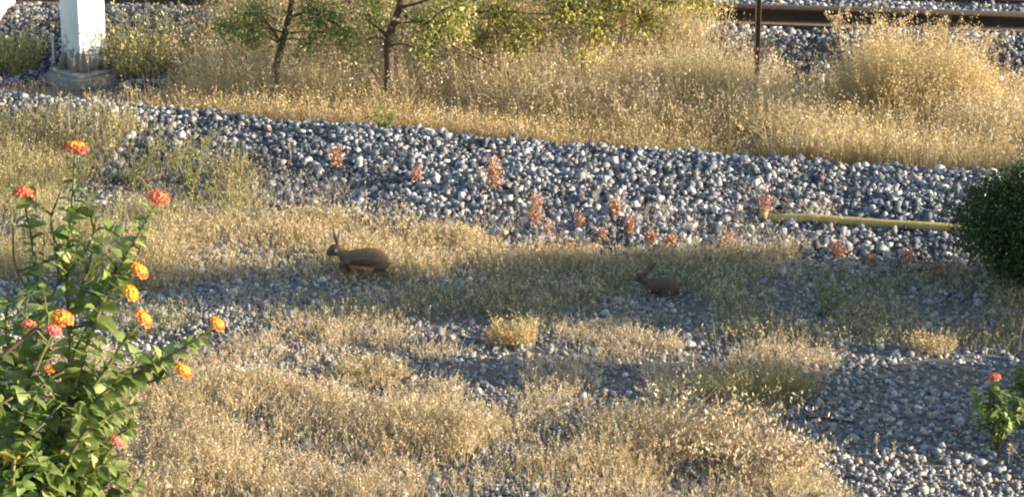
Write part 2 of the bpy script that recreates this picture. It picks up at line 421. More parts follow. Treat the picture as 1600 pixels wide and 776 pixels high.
# --- white column
pb = ground_at(133, 117); pb[2] += 0.015
pole = thing('white_column', 'square white painted steel column with flared foot on a concrete footing', 'column', pb)
ang = R(43); ax = np.array([math.cos(ang), math.sin(ang), 0]); ay = np.array([-math.sin(ang), math.cos(ang), 0]); HS = 0.148
a = Acc(); box(a, (0, 0, 3.03), ax * HS, ay * HS, (0, 0, 3.0), (.8, .8, .77), .02); link('shaft', a.mesh('shaft', M['paint']), pole)
a = Acc(); box(a, (0, 0, 0.015), ax * .235, ay * .235, (0, 0, .015), (.4, .37, .33), .01); link('base_plate', a.mesh('base_plate', M['concrete']), pole)
for s, (u, v) in enumerate([(ax, ay), (-ax, ay), (ay, ax), (-ay, ax)]):
    for q in (-0.10, 0.10):
        a = Acc(); b0 = u * (HS + .001) + v * q; th = v * .007; V = []
        for t in (-1, 1): V += [b0 + th * t + np.array([0, 0, .032]), b0 + u * .08 + th * t + np.array([0, 0, .032]), b0 + u * .008 + th * t + np.array([0, 0, .27]), b0 + th * t + np.array([0, 0, .27])]
        a.add(V, [(0, 1, 2), (0, 2, 3), (4, 6, 5), (4, 7, 6), (0, 4, 5), (0, 5, 1), (1, 5, 6), (1, 6, 2), (2, 6, 7), (2, 7, 3)], (.8, .79, .75)); link('gusset', a.mesh('gusset', M['paint']), pole)
fa = Acc(); F0 = []
for k in range(28):
    t = 2 * math.pi * k / 28; F0.append((math.cos(t), math.sin(t)))
ring = [(.36, -.22), (.36, -.012), (.345, 0.0)]
V = [np.array([cx * r, cy * r, z]) for r, z in ring for cx, cy in F0] + [np.zeros(3)]
T = []
for i in range(2):
    for k in range(28):
        j = (k + 1) % 28; T += [(i * 28 + k, i * 28 + j, i * 28 + 28 + j), (i * 28 + k, i * 28 + 28 + j, i * 28 + 28 + k)]
for k in range(28): T.append((56 + k, 56 + (k + 1) % 28, 84))
fa.add(V, T, (.27, .23, .19)); link('footing', fa.mesh('footing', M['concrete']), pole)
# --- white stake beside it
sp = ground_at(84, 104); a = Acc(); box(a, (0, 0, .11), (.011, .003, 0), (-.003, .011, 0), (0, 0, .19), (.72, .70, .66), .08)
tag(link('survey_stake', a.mesh('survey_stake', M['concrete']), None, sp), 'short thin white stake left of the column foot', 'stake')
# --- pale block at the left edge
bp = on_y(-28, 75, 26.0); bp[2] = float(tz(bp[0], bp[1])); a = Acc()
box(a, (0, 0, .28), (.27, -.06, 0), (.05, .22, 0), (0, 0, .36), (.72, .68, .58), .06)
tag(link('concrete_block', a.mesh('concrete_block', M['concrete']), None, bp), 'pale sunlit concrete block behind yellow weeds beside the column', 'concrete block')
# --- rusty post
rpst = on_y(1182, 118, 23.7); rpst[2] = float(tz(rpst[0], rpst[1]))
a = Acc(); PR = [(-.026, -.012), (-.020, .006), (-.008, .020), (.008, .020), (.020, .006), (.026, -.012), (.020, -.012), (.013, .004), (0, .012), (-.013, .004), (-.020, -.012)]
n = len(PR); V = [np.array([u, v, z]) for z in (-.25, 2.6) for u, v in PR]; T = []
for i in range(n):
    j = (i + 1) % n; T += [(i, j, n + j), (i, n + j, n + i)]
a.add(V, T, (.115, .06, .045))
tag(link('steel_post', a.mesh('steel_post', M['rust']), None, rpst), 'thin rusty brown steel post standing in the tall grass before the track', 'post')
# --- yellow pipe on the ballast
p0, p1 = ground_at(1196, 352), ground_at(1530, 372)
pipe = thing('gas_pipe', 'faded yellow pipe lying across the grey ballast', 'pipe', p0)
pts = [p0 + (p1 - p0) * t + np.array([0, 0, .055 + .012 * math.sin(5 * t)]) for t in np.linspace(-.02, 1.5, 14)]
for q in pts: q[2] = max(q[2], float(tz(q[0], q[1])) + .05)
a = Acc(); tube(a, [q - p0 for q in pts], .032, (.50, .39, .14), 14); link('tube', a.mesh('tube', M['concrete'], True), pipe)
d = pts[1] - pts[0]; d /= np.linalg.norm(d); a = Acc(); tube(a, [pts[0] - p0 - d * .004, pts[0] - p0 + d * .05], .037, (.44, .34, .13), 14); link('end_collar', a.mesh('end_collar', M['concrete']), pipe)

# ================================================================== GRASS (nobody could count it)
def grass(name, label, n, P, h, cols, w=(.003, .006), lean=(.1, .6), tip=None, dens=None, heads=0.0, headcol=None, nh=5, hs=.012, hl=.12, seg=3, cat='grass', clump=0, cr=.06, var=.15):
    acc = Acc()
    if clump:
        c = scatter(max(1, n // clump), P, dens); k = rng.integers(0, len(c), n); rr = rng.rayleigh(cr, n); ta = rng.uniform(0, 6.283, n)
        Q = c[k].copy(); Q[:, 0] += rr * np.cos(ta); Q[:, 1] += rr * np.sin(ta); Q[:, 2] = tz(Q[:, 0], Q[:, 1]); hh = rng.uniform(.7, 1.3, len(c))[k]
        hh = np.where(clearing(Q[:, 0], Q[:, 1]), hh, hh * .32)
        az = ta + rng.normal(0, .9, n)
    else:
        Q = scatter(n, P, dens); hh = np.ones(n); az = rng.uniform(0, 6.283, n)
    H = rng.uniform(*h, n) * hh; W = rng.uniform(*w, n); C = pick(cols, n, var)
    tipc = pick(tip, n, .12) if tip else C * 1.1
    tp = blades(acc, Q - np.array([0, 0, .01]), H, rng.uniform(*lean, n), az, W, C, np.clip(tipc, 0, .85), seg)
    if heads:
        s = rng.random(n) < heads; t = tp[s]; m = len(t); b = Q[s]
        f = rng.random((m, nh)) * hl
        pts = t[:, None, :] * (1 - f[..., None]) + b[:, None, :] * f[..., None] + rng.normal(0, .003, (m, nh, 3))
        hc = np.repeat(pick(headcol or cols, m, .15), nh, 0)
        flakes(acc, pts.reshape(-1, 3), rng.uniform(.6, 1.4, m * nh) * hs, hc, .5, .8)
    return tag(link(name, acc.mesh(name, M['straw'])), label, cat, kind='stuff')
patch = lambda s, lo, k, o: (lambda x, y: lo + (1 - lo) * sstep((vnoise(x, y, s, o) - 0.42) * k))

P1 = poly_px([(-150, 800), (-150, 525), (300, 515), (800, 505), (1150, 535), (1330, 560), (1230, 640), (1330, 800)])
grass('dry_grass', 'short fluffy straw coloured dry grass in front of the shaded strip', 21000, P1, (.05, .15), TAN, (.002, .005), (.1, .8), tip=STRAW, dens=patch(.40, .02, 5, 1), heads=.7, headcol=TAN + STRAW, nh=8, hs=.0115, hl=.4, clump=14, cr=.05)
P1b = poly_px([(160, 800), (180, 615), (400, 600), (560, 645), (800, 665), (980, 670), (1240, 680), (1250, 800)])
grass('tall_dry_grass', 'denser golden dry grass at the lower edge of the gravel', 14000, P1b, (.09, .22), STRAW, (.002, .005), (.1, .7), tip=GOLD, dens=patch(.5, .12, 4, 2), heads=.6, headcol=STRAW + TAN, nh=9, hs=.0125, hl=.35, clump=18, cr=.06)
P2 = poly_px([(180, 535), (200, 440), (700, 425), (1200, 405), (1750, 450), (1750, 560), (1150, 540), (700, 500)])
grass('shaded_grass', 'thin green grass, darkened grey green with painted shade, in the long shadow behind the gravel', 17000, P2, (.07, .19), SHADE_TINT, (.002, .005), (.1, .6), tip=SHADE_TINT + OLIVE, dens=patch(.5, .12, 4, 3), heads=.3, headcol=STRAW, nh=4, hs=.014, hl=.3, clump=12, cr=.07)  # blade colours carry painted shade on top of the cast shadow
P3 = poly_px([(200, 450), (210, 375), (380, 345), (600, 335), (740, 365), (800, 400), (1250, 402), (1250, 420), (1000, 428), (700, 436)])
grass('golden_grass', 'sunlit golden dry grass around the running rabbit', 15000, P3, (.06, .17), GOLD, (.002, .005), (.1, .6), tip=GOLD + STRAW, dens=patch(.5, .2, 4, 4), heads=.55, headcol=GOLD + TAN, nh=5, hs=.015, hl=.35, clump=14, cr=.06)
P4 = poly_px([(-150, 430), (-150, 235), (150, 225), (360, 275), (430, 330), (300, 400), (200, 450)])
grass('olive_grass', 'yellow green weedy grass behind the flowering bush', 22000, P4, (.08, .26), OLIVE + STRAW, (.002, .005), (.1, .6), tip=OLIVE + GOLD, dens=patch(.6, .15, 4, 5), heads=.45, headcol=STRAW + OLIVE, nh=5, hs=.015, hl=.4, clump=16, cr=.07)
PB = poly_px([(380, 320), (420, 230), (700, 250), (1250, 290), (1600, 330), (1600, 470), (1200, 412), (750, 392)], .12)
grass('ballast_wisps', 'sparse dry wisps growing up between the ballast stones', 3200, PB, (.04, .17), TAN, (.002, .004), (.1, .7), tip=STRAW + TAN, dens=lambda x, y: sstep(1.1 - (y - toe(x)) / 1.3) * patch(.4, .05, 5, 14)(x, y), heads=.6, headcol=TAN, nh=4, hs=.012, hl=.3, clump=7, cr=.05)
# behind the ballast crest
xs = np.linspace(-4.2, 2.6, 24)
P5 = np.array([(v, float(crest(v)) + .30) for v in xs] + [(v, float(crest(v)) + 1.75) for v in xs[::-1]])
grass('meadow_grass', 'tall brown and golden dry grass, browner below as painted shade, under the slender trees', 30000, P5[(P5[:, 0] > -5)], (.14, .40), BROWN, (.003, .006), (.1, .7), tip=BROWN + GOLD, dens=lambda x, y: sstep((x + 4.0) / 1.8) * patch(.6, .25, 4, 6)(x, y), heads=.5, headcol=GOLD + STRAW, nh=5, hs=.018, hl=.35, clump=18, cr=.09)  # all-brown bases: partly dry stems, partly shade painted into the colour
xs = np.linspace(-4.6, 2.3, 24)
P5b = np.array([(v, float(crest(v)) + 1.3) for v in xs] + [(v, float(rail_y(v)) - .30) for v in xs[::-1]])
grass('pale_meadow_grass', 'pale feathery dry grass between the trees and the track bed', 32000, P5b, (.26, .66), STRAW + GOLD, (.003, .006), (.1, .6), tip=STRAW + GOLD, dens=lambda x, y: sstep((x + 3.1) / .8) * sstep((2.0 - x) / .5 + (25.0 - y)) * patch(.6, .25, 4, 7)(x, y), heads=.6, headcol=STRAW + TAN, nh=7, hs=.02, hl=.45, clump=20, cr=.10)
P9 = np.array([(-6, float(crest(-6)) + .2), (-3.4, float(crest(-3.4)) + .3), (-2.0, float(crest(-2)) + .5), (-2.2, 25.0), (-6, 25.3)])
grass('brown_stubble', 'thin brown stubble on bare earth around the white column', 7000, P9, (.03, .14), BROWN + TAN, (.002, .005), (.2, 1.0), dens=patch(.6, .15, 4, 8), heads=.2, headcol=TAN, nh=3, hs=.012, clump=10, cr=.07)
# low green at the crest
P8 = np.array([(v, float(crest(v)) + .18) for v in np.linspace(-.2, 2.4, 10)] + [(v, float(crest(v)) + .55) for v in np.linspace(2.4, -.2, 10)])
grass('green_ground_cover', 'low green ground cover along the far edge of the ballast', 5000, P8, (.04, .11), GREEN + OLIVE, (.004, .009), (.2, 1.0), tip=OLIVE, clump=10, cr=.05)
def tussock(name, label, cx, cy, rx, ry, n, h, cols, tip, heads=.5, lean=(.1, .5), drift=None, w=(.002, .005), hs=.018, nh=6, cat='grass', group=None, kind=None, hl=.35):
    """one grass clump standing by itself"""
    acc = Acc(); r = np.sqrt(rng.random(n)); t = rng.uniform(0, 6.283, n)
    Q = np.column_stack([cx + rx * r * np.cos(t), cy + ry * r * np.sin(t)]); Q = np.column_stack([Q, tz(Q[:, 0], Q[:, 1])])
    H = rng.uniform(h[0] * .6, h[1] * 1.08, n) * (1 - .45 * r * r) * (.75 + .5 * vnoise(Q[:, 0], Q[:, 1], .12, 3)); az = t + rng.normal(0, .8, n)
    if drift is not None: az = drift + rng.normal(0, .7, n)
    C = pick(cols, n, .15); tp = blades(acc, Q - np.array([0, 0, .01]), H, rng.uniform(*lean, n), az, rng.uniform(*w, n), C, pick(tip, n, .12), 4)
    if heads:
        s = rng.random(n) < heads; tt = tp[s]; m = len(tt); f = rng.random((m, nh)) * hl
        pts = tt[:, None, :] * (1 - f[..., None]) + Q[s][:, None, :] * f[..., None] + rng.normal(0, .006, (m, nh, 3))
        flakes(acc, pts.reshape(-1, 3), rng.uniform(.6, 1.4, m * nh) * hs, np.repeat(pick(tip, m, .12), nh, 0), .5, .8)
    o = gpt(cx, cy)
    return tag(link(name, acc.mesh(name, M['straw'], origin=o), None, o), label, cat, group, kind)
def tuss_px(name, label, px, py, rx, ry, *a, **k):
    g = ground_at(px, py); return tussock(name, label, g[0], g[1], rx, ry, *a, **k)
# tall golden grass at the right, behind the ballast
P6 = np.array([(v, float(crest(v)) + .30) for v in np.linspace(2.1, 5.2, 12)] + [(v, float(rail_y(v)) - 1.35) for v in np.linspace(5.2, 2.6, 12)])
grass('golden_meadow', 'tall dense golden grass between the ballast and the track bed', 24000, P6, (.24, .58), GOLD + STRAW, (.003, .006), (.1, .7), tip=STRAW + GOLD, dens=patch(.7, .3, 4, 12), heads=.6, headcol=STRAW + GOLD, nh=7, hs=.02, hl=.45, clump=22, cr=.10)
tuss_px('tall_grass_clump', 'largest pale golden grass clump, reaching up to the rail', 1430, 215, .62, .36, 7500, (.55, 1.12), GOLD + OLIVE, STRAW + GOLD, .6, (.1, .4), hs=.02, nh=8, cat='grass clump')
tuss_px('tall_grass_clump', 'leaning golden grass clump beside the dark green shrub', 1560, 262, .38, .25, 3000, (.40, .80), GOLD + TAN, STRAW + TAN, .6, (.2, .7), hs=.02, nh=7, cat='grass clump')
tuss_px('tall_grass_clump', 'yellow green feathery grass clump left of the rusty post', 1070, 205, .42, .26, 4200, (.42, .86), OLIVE + STRAW, STRAW + OLIVE, .6, (.1, .6), drift=.6, hs=.016, nh=8, cat='grass clump')
tuss_px('tall_grass_clump', 'low swept golden grass clump at the foot of the rusty post', 1215, 232, .40, .22, 2600, (.20, .42), GOLD, STRAW + GOLD, .5, (.4, 1.0), hs=.016, nh=6, cat='grass clump')
# single clumps on the flat ground
tuss_px('olive_grass_clump', 'low bushy olive green clump half in shadow on the gravel', 1180, 625, .36, .20, 1900, (.10, .32), [(.17, .17, .06), (.22, .21, .08), (.13, .14, .05)], OLIVE, .4, (.2, .8), hs=.012, nh=5, cat='grass clump')
tuss_px('drooping_grass_clump', 'arching dry oat grass clump drooping over the gravel', 1040, 712, .26, .10, 300, (.40, .66), STRAW, STRAW + TAN, .95, (.9, 1.6), drift=.2, hs=.028, nh=9, cat='grass clump', hl=.45)
tuss_px('drooping_grass_clump', 'smaller arching dry grass clump beside the olive green clump', 1180, 740, .24, .12, 420, (.26, .42), STRAW, TAN, .9, (.7, 1.3), drift=-.4, hs=.024, nh=8, cat='grass clump', hl=.45)
tuss_px('yellow_grass_clump', 'small upright yellow clump in a lit gap of the shaded gravel', 1455, 552, .15, .07, 170, (.10, .22), GOLD, STRAW + GOLD, .8, (.1, .5), hs=.016, nh=6, cat='grass clump')
tuss_px('yellow_grass_clump', 'upright golden tuft at the near edge of the long shadow', 800, 538, .16, .08, 420, (.12, .24), GOLD, STRAW + GOLD, .8, (.1, .5), hs=.016, nh=6, cat='grass clump')
tuss_px('yellow_grass_clump', 'broad rounded golden tuft amid the fluffy dry grass', 580, 595, .24, .12, 800, (.08, .19), GOLD, STRAW, .8, (.2, .7), hs=.015, nh=6, cat='grass clump')
tuss_px('yellow_grass_clump', 'pinkish tuft at the lit edge above the bluish gravel', 1030, 548, .15, .07, 300, (.08, .17), TAN, TAN + STRAW, .8, (.1, .6), hs=.015, nh=5, cat='grass clump')
tuss_px('yellow_grass_clump', 'pale sunlit grass mound where the ballast meets the golden grass', 690, 385, .28, .14, 1200, (.10, .24), GOLD + OLIVE, STRAW, .7, (.1, .5), hs=.014, nh=6, cat='grass clump')
for k, (px, py, lab) in enumerate([(222, 122, 'yellow green broom bush right of the white column'), (20, 112, 'yellow weed clump left of the white column'), (300, 112, 'sparse pale weed clump between column and leaning tree')]):
    tuss_px('broom_bush', lab, px, py, (.22, .22, .22)[k], .10, (300, 300, 420)[k], (.3, .85) if k == 0 else (.25, .60), OLIVE + STRAW, [(.52, .48, .20), (.44, .43, .18)] if k < 2 else STRAW, .8, (.1, .8), hs=.03, nh=9, cat='bush', hl=.7)

# ------------------------------------------------------------------ rust red dock weeds in the ballast
RED = [(.50, .28, .19), (.56, .34, .24), (.42, .22, .15), (.58, .40, .28)]
docks = [(772, 300, .26, 1.5), (835, 355, .24, 1.4), (962, 345, .15, 1.1), (905, 360, .14, 1), (855, 375, .12, 1), (1195, 348, .22, 1.1), (1308, 408, .13, 1.3), (1412, 425, .15, 1.2), (1465, 440, .14, 1.1), (1135, 400, .16, 1.2), (1048, 398, .15, 1.2), (940, 385, .13, 1), (525, 268, .20, 1.2), (650, 290, .16, 1), (1015, 390, .14, 1), (1360, 420, .10, 1), (985, 375, .16, .8), (890, 395, .12, 1)]
own = {772: 'tallest rust red weed spike high on the ballast bank', 835: 'broad rust red weed spike just below the tallest one', 1195: 'narrow red dry weed at the open end of the yellow pipe', 1308: 'low pinkish red weed just below the middle of the yellow pipe', 525: 'brownish red weed high on the ballast behind the running rabbit', 650: 'thin brownish weed alone on the ballast above the pale grass mound', 1412: 'larger of two red weeds between the pipe and the round shrub', 1465: 'smaller of two red weeds between the pipe and the round shrub', 1048: 'red weed at the ballast edge directly behind the crouching rabbit'}
for px, py, h, b in docks:
    g = ground_at(px, py)
    t = thing('dock_weed', own.get(px, 'small rust red weed among several near the middle of the ballast edge'), 'weed', g, 'red weeds in the ballast')
    a = Acc(); fl = Acc()
    for s in range(int(rng.integers(3, 6))):
        az = rng.uniform(0, 6.28); l = h * rng.uniform(.65, 1.05); top = np.array([math.cos(az) * .16 * l, math.sin(az) * .16 * l, l])
        tube(a, [np.array([math.cos(az) * .01, math.sin(az) * .01, -.02]), top * .5 + np.array([0, 0, .01]), top], [.003, .0024, .0014], (.30, .17, .11), 4)
        m = int(80 * b); f = rng.uniform(.15, 1, m); pp = top[None] * f[:, None] + rng.normal(0, .018 * b, (m, 3)); flakes(fl, pp, rng.uniform(.012, .028, m), pick(RED, m, .2), .7, .4)
    link('stem', a.mesh('stem', M['bark']), t); tag(link('seed_head', fl.mesh('seed_head', M['straw']), t), kind='stuff')
# thin pale stalks standing up out of grass and ballast
stalks = [(100, 250, .45), (110, 246, .36), (455, 268, .22), (745, 300, .20), (915, 300, .18), (930, 330, .20), (1040, 308, .14), (880, 330, .17), (1590, 556, .30), (1368, 716, .14), (1395, 722, .12), (1310, 60, .30), (1240, 470, .18), (690, 560, .20), (565, 520, .14), (860, 500, .16), (1575, 730, .14), (470, 520, .12), (905, 420, .10), (1285, 300, .16)]
own = {100: 'taller of two thin stalks rising behind the top red flower', 110: 'shorter of two thin stalks rising behind the top red flower', 1590: 'brown dry stalk behind the leafy plant on shaded gravel', 1310: 'dry stalk in front of the rail right of the rusty post', 1368: 'taller of two dry stalks on the open gravel below the stick', 1395: 'shorter of two dry stalks on the open gravel below the stick', 455: 'pale stalk on the ballast behind the running rabbit', 1240: 'pale stalk in the long shadow right of the crouching rabbit', 1575: 'dry stalk below the small flowering plant'}
for px, py, h in stalks:
    g = ground_at(px, py); t = thing('seed_stalk', own.get(px, 'thin pale dry stalk standing singly in ballast or short grass'), 'stalk', g, 'lone dry stalks')
    a = Acc(); fl = Acc(); dx = rng.normal(0, .10, 2) * h; top = np.array([dx[0], dx[1], h])
    tube(a, [(0, 0, -.02), top * np.array([.3, .3, .5]), top], [.0028, .0022, .0014], (.50, .38, .22), 5)
    m = 34; f = rng.uniform(.55, 1.04, m); pp = top[None] * np.column_stack([f * f, f * f, f]) + rng.normal(0, .005, (m, 3)); flakes(fl, pp, rng.uniform(.008, .018, m), pick(TAN + STRAW, m, .15), .5, 1.0)
    link('stem', a.mesh('stem', M['straw']), t); tag(link('seed_head', fl.mesh('seed_head', M['straw']), t), kind='stuff')

# ------------------------------------------------------------------ branching weeds
def weed(name, label, base, h, spread, nb, leafcol, stemcol, leaf=.03, nl=14, cat='weed', group=None, heads=None, headsize=.02):
    t = thing(name, label, cat, base, group); a = Acc(); fl = Acc(); hd = Acc()
    for s in range(nb):
        az = rng.uniform(0, 6.28); l = h * rng.uniform(.6, 1.05); out = spread * rng.uniform(.2, 1)
        p = [np.array([math.cos(az) * out * q ** 1.4, math.sin(az) * out * q ** 1.4, l * q]) + rng.normal(0, .012, 3) * (q > 0) for q in np.linspace(0, 1, 6)]; p[0] = np.array([0, 0, -.02])
        p = smooth_path(p, 3); tube(a, p, list(np.linspace(.0045, .0014, len(p))), stemcol, 4)
        tips = [p[-1]]
        for b in range(int(rng.integers(3, 6))):
            i = int(rng.integers(len(p) // 3, len(p) - 1)); e = p[i] + np.array([rng.normal(0, .09), rng.normal(0, .09), rng.uniform(.03, .13)]) * (h / .5)
            q = [p[i], (p[i] + e) / 2 + rng.normal(0, .008, 3), e]; tube(a, q, [.002, .0016, .001], stemcol, 4); tips.append(e)
            k = rng.random((nl // 2, 1)); flakes(fl, p[i] * (1 - k) + e * k, rng.uniform(.5, 1.2, nl // 2) * leaf, pick(leafcol, nl // 2, .2), .4, .2)
        k = rng.integers(1, len(p), nl); flakes(fl, np.array(p)[k] + rng.normal(0, .004, (nl, 3)), rng.uniform(.5, 1.2, nl) * leaf, pick(leafcol, nl, .2), .4, .2)
        if heads:
            for e in tips: m = 12; flakes(hd, e + rng.normal(0, headsize * .4, (m, 3)), rng.uniform(.6, 1.2, m) * headsize, pick(heads, m, .15), .8, .2)
    link('stem', a.mesh('stem', M['leaf']), t); tag(link('foliage', fl.mesh('foliage', M['leaf']), t), kind='stuff')
    if heads: tag(link('seed_heads', hd.mesh('seed_heads', M['straw']), t), kind='stuff')
    return t
WG = [(.24, .27, .09), (.32, .34, .13), (.18, .22, .07), (.42, .40, .2)]
weed('leggy_weed', 'tall leggy yellow green weed sprawling over the left ballast', ground_at(300, 318), .62, .34, 12, WG, (.38, .37, .18), .024, 40)
weed('leggy_weed', 'loose sprawling pale green weed between flowering bush and ballast', ground_at(205, 300), .42, .34, 10, WG, (.42, .40, .22), .022, 34)
weed('leggy_weed', 'low spreading green weed at the ballast edge by the golden grass', ground_at(370, 345), .26, .30, 9, WG, (.36, .35, .17), .022, 30)
for px, py, h, n_, lab in [(1470, 118, .55, 8, 'bushy dry weed with round pale heads before the rail'), (1530, 112, .42, 5, 'small dry weed with round heads at the rail end of the clump'), (1395, 108, .50, 5, 'thin dry weed leaning over the rail with few heads'), (1308, 78, .36, 4, 'single dark dry weed before the open stretch of rail')]:
    weed('round_headed_weed', lab, ground_at(px, py), h, .22, n_, TAN, (.34, .25, .14), .018, 12, heads=[(.55, .42, .27), (.62, .50, .34), (.45, .32, .2)], headsize=.03)
weed('green_weed', 'fresh green weed at the foot of the rusty post', ground_at(1235, 190), .32, .22, 8, [(.26, .32, .08), (.34, .38, .10)], (.3, .3, .1), .03, 26)
for px, py, lab in [(1100, 240, 'low green weed at the ballast crest under the swept grass'), (600, 208, 'yellow green weed at the foot of the forked tree'), (520, 195, 'green weed between the two tree trunks'), (1290, 495, 'dim green weed in the shaded strip')]:
    weed('green_weed', lab, ground_at(px, py), .22, .2, 6, [(.22, .27, .07), (.30, .33, .09)], (.3, .3, .1), .026, 22)
# dry stick on the shaded gravel
g = ground_at(1255, 655); a = Acc(); e = ground_at(1335, 664) - g
tube(a, smooth_path([np.array([0, 0, .012]), e * .35 + np.array([0, 0, .022]), e * .7 + np.array([0, .01, .015]), e + np.array([0, 0, .014])]), .006, (.06, .045, .035), 6)
tag(link('dry_stick', a.mesh('dry_stick', M['bark']), None, g), 'thin dark stick lying on the shaded bluish gravel', 'stick')

# ------------------------------------------------------------------ trees
LEAFY = [(.27, .32, .10), (.36, .40, .14), (.20, .26, .08), (.50, .47, .17), (.60, .52, .20)]
def tree(label, trunk, limbs, blobs, nleaf, cols=LEAFY, base_r=.05, p=None, leafsize=.046):
    """trunk and limbs are lists of points; blobs are (centre, radius) of leaf sprays"""
    b = np.array(trunk[0]); b[2] = float(tz(b[0], b[1])); t = thing('slender_tree', label, 'tree', b, 'slender trees behind the ballast')
    a = Acc(); tr = [np.array(q) - b for q in trunk]; tr[0] = np.array([0, 0, -.06]); pth = smooth_path(tr, 4)
    tube(a, pth, list(np.linspace(base_r, base_r * .35, len(pth))), (.12, .085, .06), 8)
    wood = np.array(pth + [np.array(v) - b for lm in limbs for v in lm])
    for c, r in blobs:
        e = np.array(c) - b; low = wood[wood[:, 2] < e[2] + .02]; low = low if len(low) else wood; o_ = low[np.argmin(np.linalg.norm(low - e, axis=1))]
        q = smooth_path([o_, (o_ + e) / 2 + np.array([0, 0, .04]), e], 3); tube(a, q, list(np.linspace(base_r * .22, base_r * .08, len(q))), (.11, .08, .055), 5)
    for lm in limbs:
        q = smooth_path([np.array(v) - b for v in lm], 3); tube(a, q, list(np.linspace(base_r * .45, base_r * .1, len(q))), (.11, .08, .055), 6)
    tg = Acc(); lf = Acc()
    for c, r in blobs:
        c = np.array(c) - b; m = int(nleaf * r * r / sum(x[1] ** 2 for x in blobs))
        nt = max(4, m // 18)
        e = rng.normal(size=(nt, 3)); e /= np.linalg.norm(e, axis=1)[:, None]; e = e * (rng.random((nt, 1)) ** .5) * r * np.array([1, .9, .75]); s = e * rng.uniform(0.0, .5, (nt, 1)); e[:, 2] -= .10 * rng.random(nt)
        for i in range(nt):
            mid = (s[i] + e[i]) / 2 + np.array([0, 0, .03]); tube(tg, [c + s[i], c + mid, c + e[i]], [.005, .0035, .0015], (.16, .12, .07), 4, False)
        k = rng.integers(0, nt, m); f = rng.random((m, 1)); pp = c + s[k] * (1 - f) + e[k] * f * 1.15 + rng.normal(0, .055, (m, 3)); cc = pick(cols, nt, .15, p)[k] * (1 + rng.normal(0, .12, (m, 1)))
        flakes(lf, pp, rng.uniform(.6, 1.2, m) * leafsize, np.clip(cc, .01, .8), .48, -.25)
    link('trunk', a.mesh('trunk', M['bark'], True), t); cr = link('crown', lf.mesh('crown', M['leaf']), t); tag(cr, kind='stuff'); tag(link('twigs', tg.mesh('twigs', M['bark']), t), kind='stuff')
    return t
Y1 = ground_at(425, 178)[1]
f = lambda px, py, dy=0: on_y(px, py, Y1 + dy)
tree('leaning grey trunked tree with open green crown beside the column', [f(424, 180), f(430, 120), f(437, 85), f(448, 40), f(460, -20), f(470, -120), f(478, -230)],
     [[f(440, 70), f(420, 40, -.1), f(395, 15, -.2)], [f(450, 30), f(490, 15, -.1), f(520, 20, -.2)], [f(455, 0), f(420, -40, .1), f(380, -70)], [f(462, -30), f(520, -70), f(560, -120)]],
     [(f(395, 20, -.1), .34), (f(500, 25, -.15), .42), (f(480, 70, -.2), .16), (f(380, -80, -.7), .45), (f(540, -110, -.8), .5), (f(460, -230, -.6), .5), (f(360, 40, .2), .25), (f(392, 50, -.15), .22), (f(545, 60, -.2), .22)], 7600, base_r=.042, p=[.3, .25, .25, .12, .08])
Y2 = ground_at(605, 190)[1]
g2 = lambda px, py, dy=0: on_y(px, py, Y2 + dy)
tree('forked dark trunked tree with yellowing leaves in tall grass', [g2(606, 196), g2(608, 110), g2(607, 62), g2(618, 30), g2(626, 0), g2(640, -80), g2(650, -200)],
     [[g2(607, 60), g2(592, 45), g2(578, 36)], [g2(622, 12), g2(650, 6, -.1), g2(700, -12, -.2)], [g2(628, -5), g2(600, -50), g2(560, -90)], [g2(640, -60), g2(720, -90), g2(800, -110)], [g2(624, 15), g2(640, 30, -.1), g2(665, 40, -.2)]],
     [(g2(660, 35, -.15), .28), (g2(575, 25, -.1), .24), (g2(720, 5, -.2), .34), (g2(560, -100, -.8), .5), (g2(680, -120, -.9), .55), (g2(800, -100, -.9), .5), (g2(640, -260, -.7), .55), (g2(590, 5, .2), .3), (g2(560, 70, -.2), .18), (g2(655, 80, -.25), .16), (g2(700, 45, -.2), .24)], 7600, base_r=.048, p=[.2, .25, .15, .25, .15])
Y3 = ground_at(683, 165)[1] - .1
g3 = lambda px, py, dy=0: on_y(px, py, Y3 + dy)
tree('thin stemmed tree with drooping yellow leaved branches reaching the rail', [g3(684, 170), g3(680, 120), g3(673, 80), g3(690, 40), g3(740, 0), g3(800, -60), g3(860, -130)],
     [[g3(690, 40), g3(760, 18), g3(830, 22), g3(920, 20)], [g3(740, 0), g3(840, -25), g3(950, -10), g3(1050, 5)], [g3(800, -60), g3(950, -70), g3(1100, -20)], [g3(676, 90), g3(668, 70), g3(660, 55)]],
     [(g3(780, 25, -.1), .30), (g3(880, 5, -.1), .34), (g3(960, -5, -.1), .34), (g3(1040, -15), .34), (g3(1095, -8), .24), (g3(700, 20, -.1), .30), (g3(800, 70, -.2), .16), (g3(860, -150, -.9), .55), (g3(1000, -120, -.9), .5), (g3(910, 85, -.3), .18), (g3(745, 60, -.1), .2), (g3(820, 45, -.2), .24), (g3(930, 40, -.2), .22), (g3(1010, 25, -.2), .24), (g3(770, 115, -.3), .12)], 10500, cols=[(.28, .32, .08), (.40, .41, .10), (.56, .49, .13), (.62, .51, .16), (.20, .25, .07)], base_r=.03, p=[.2, .25, .25, .15, .15])
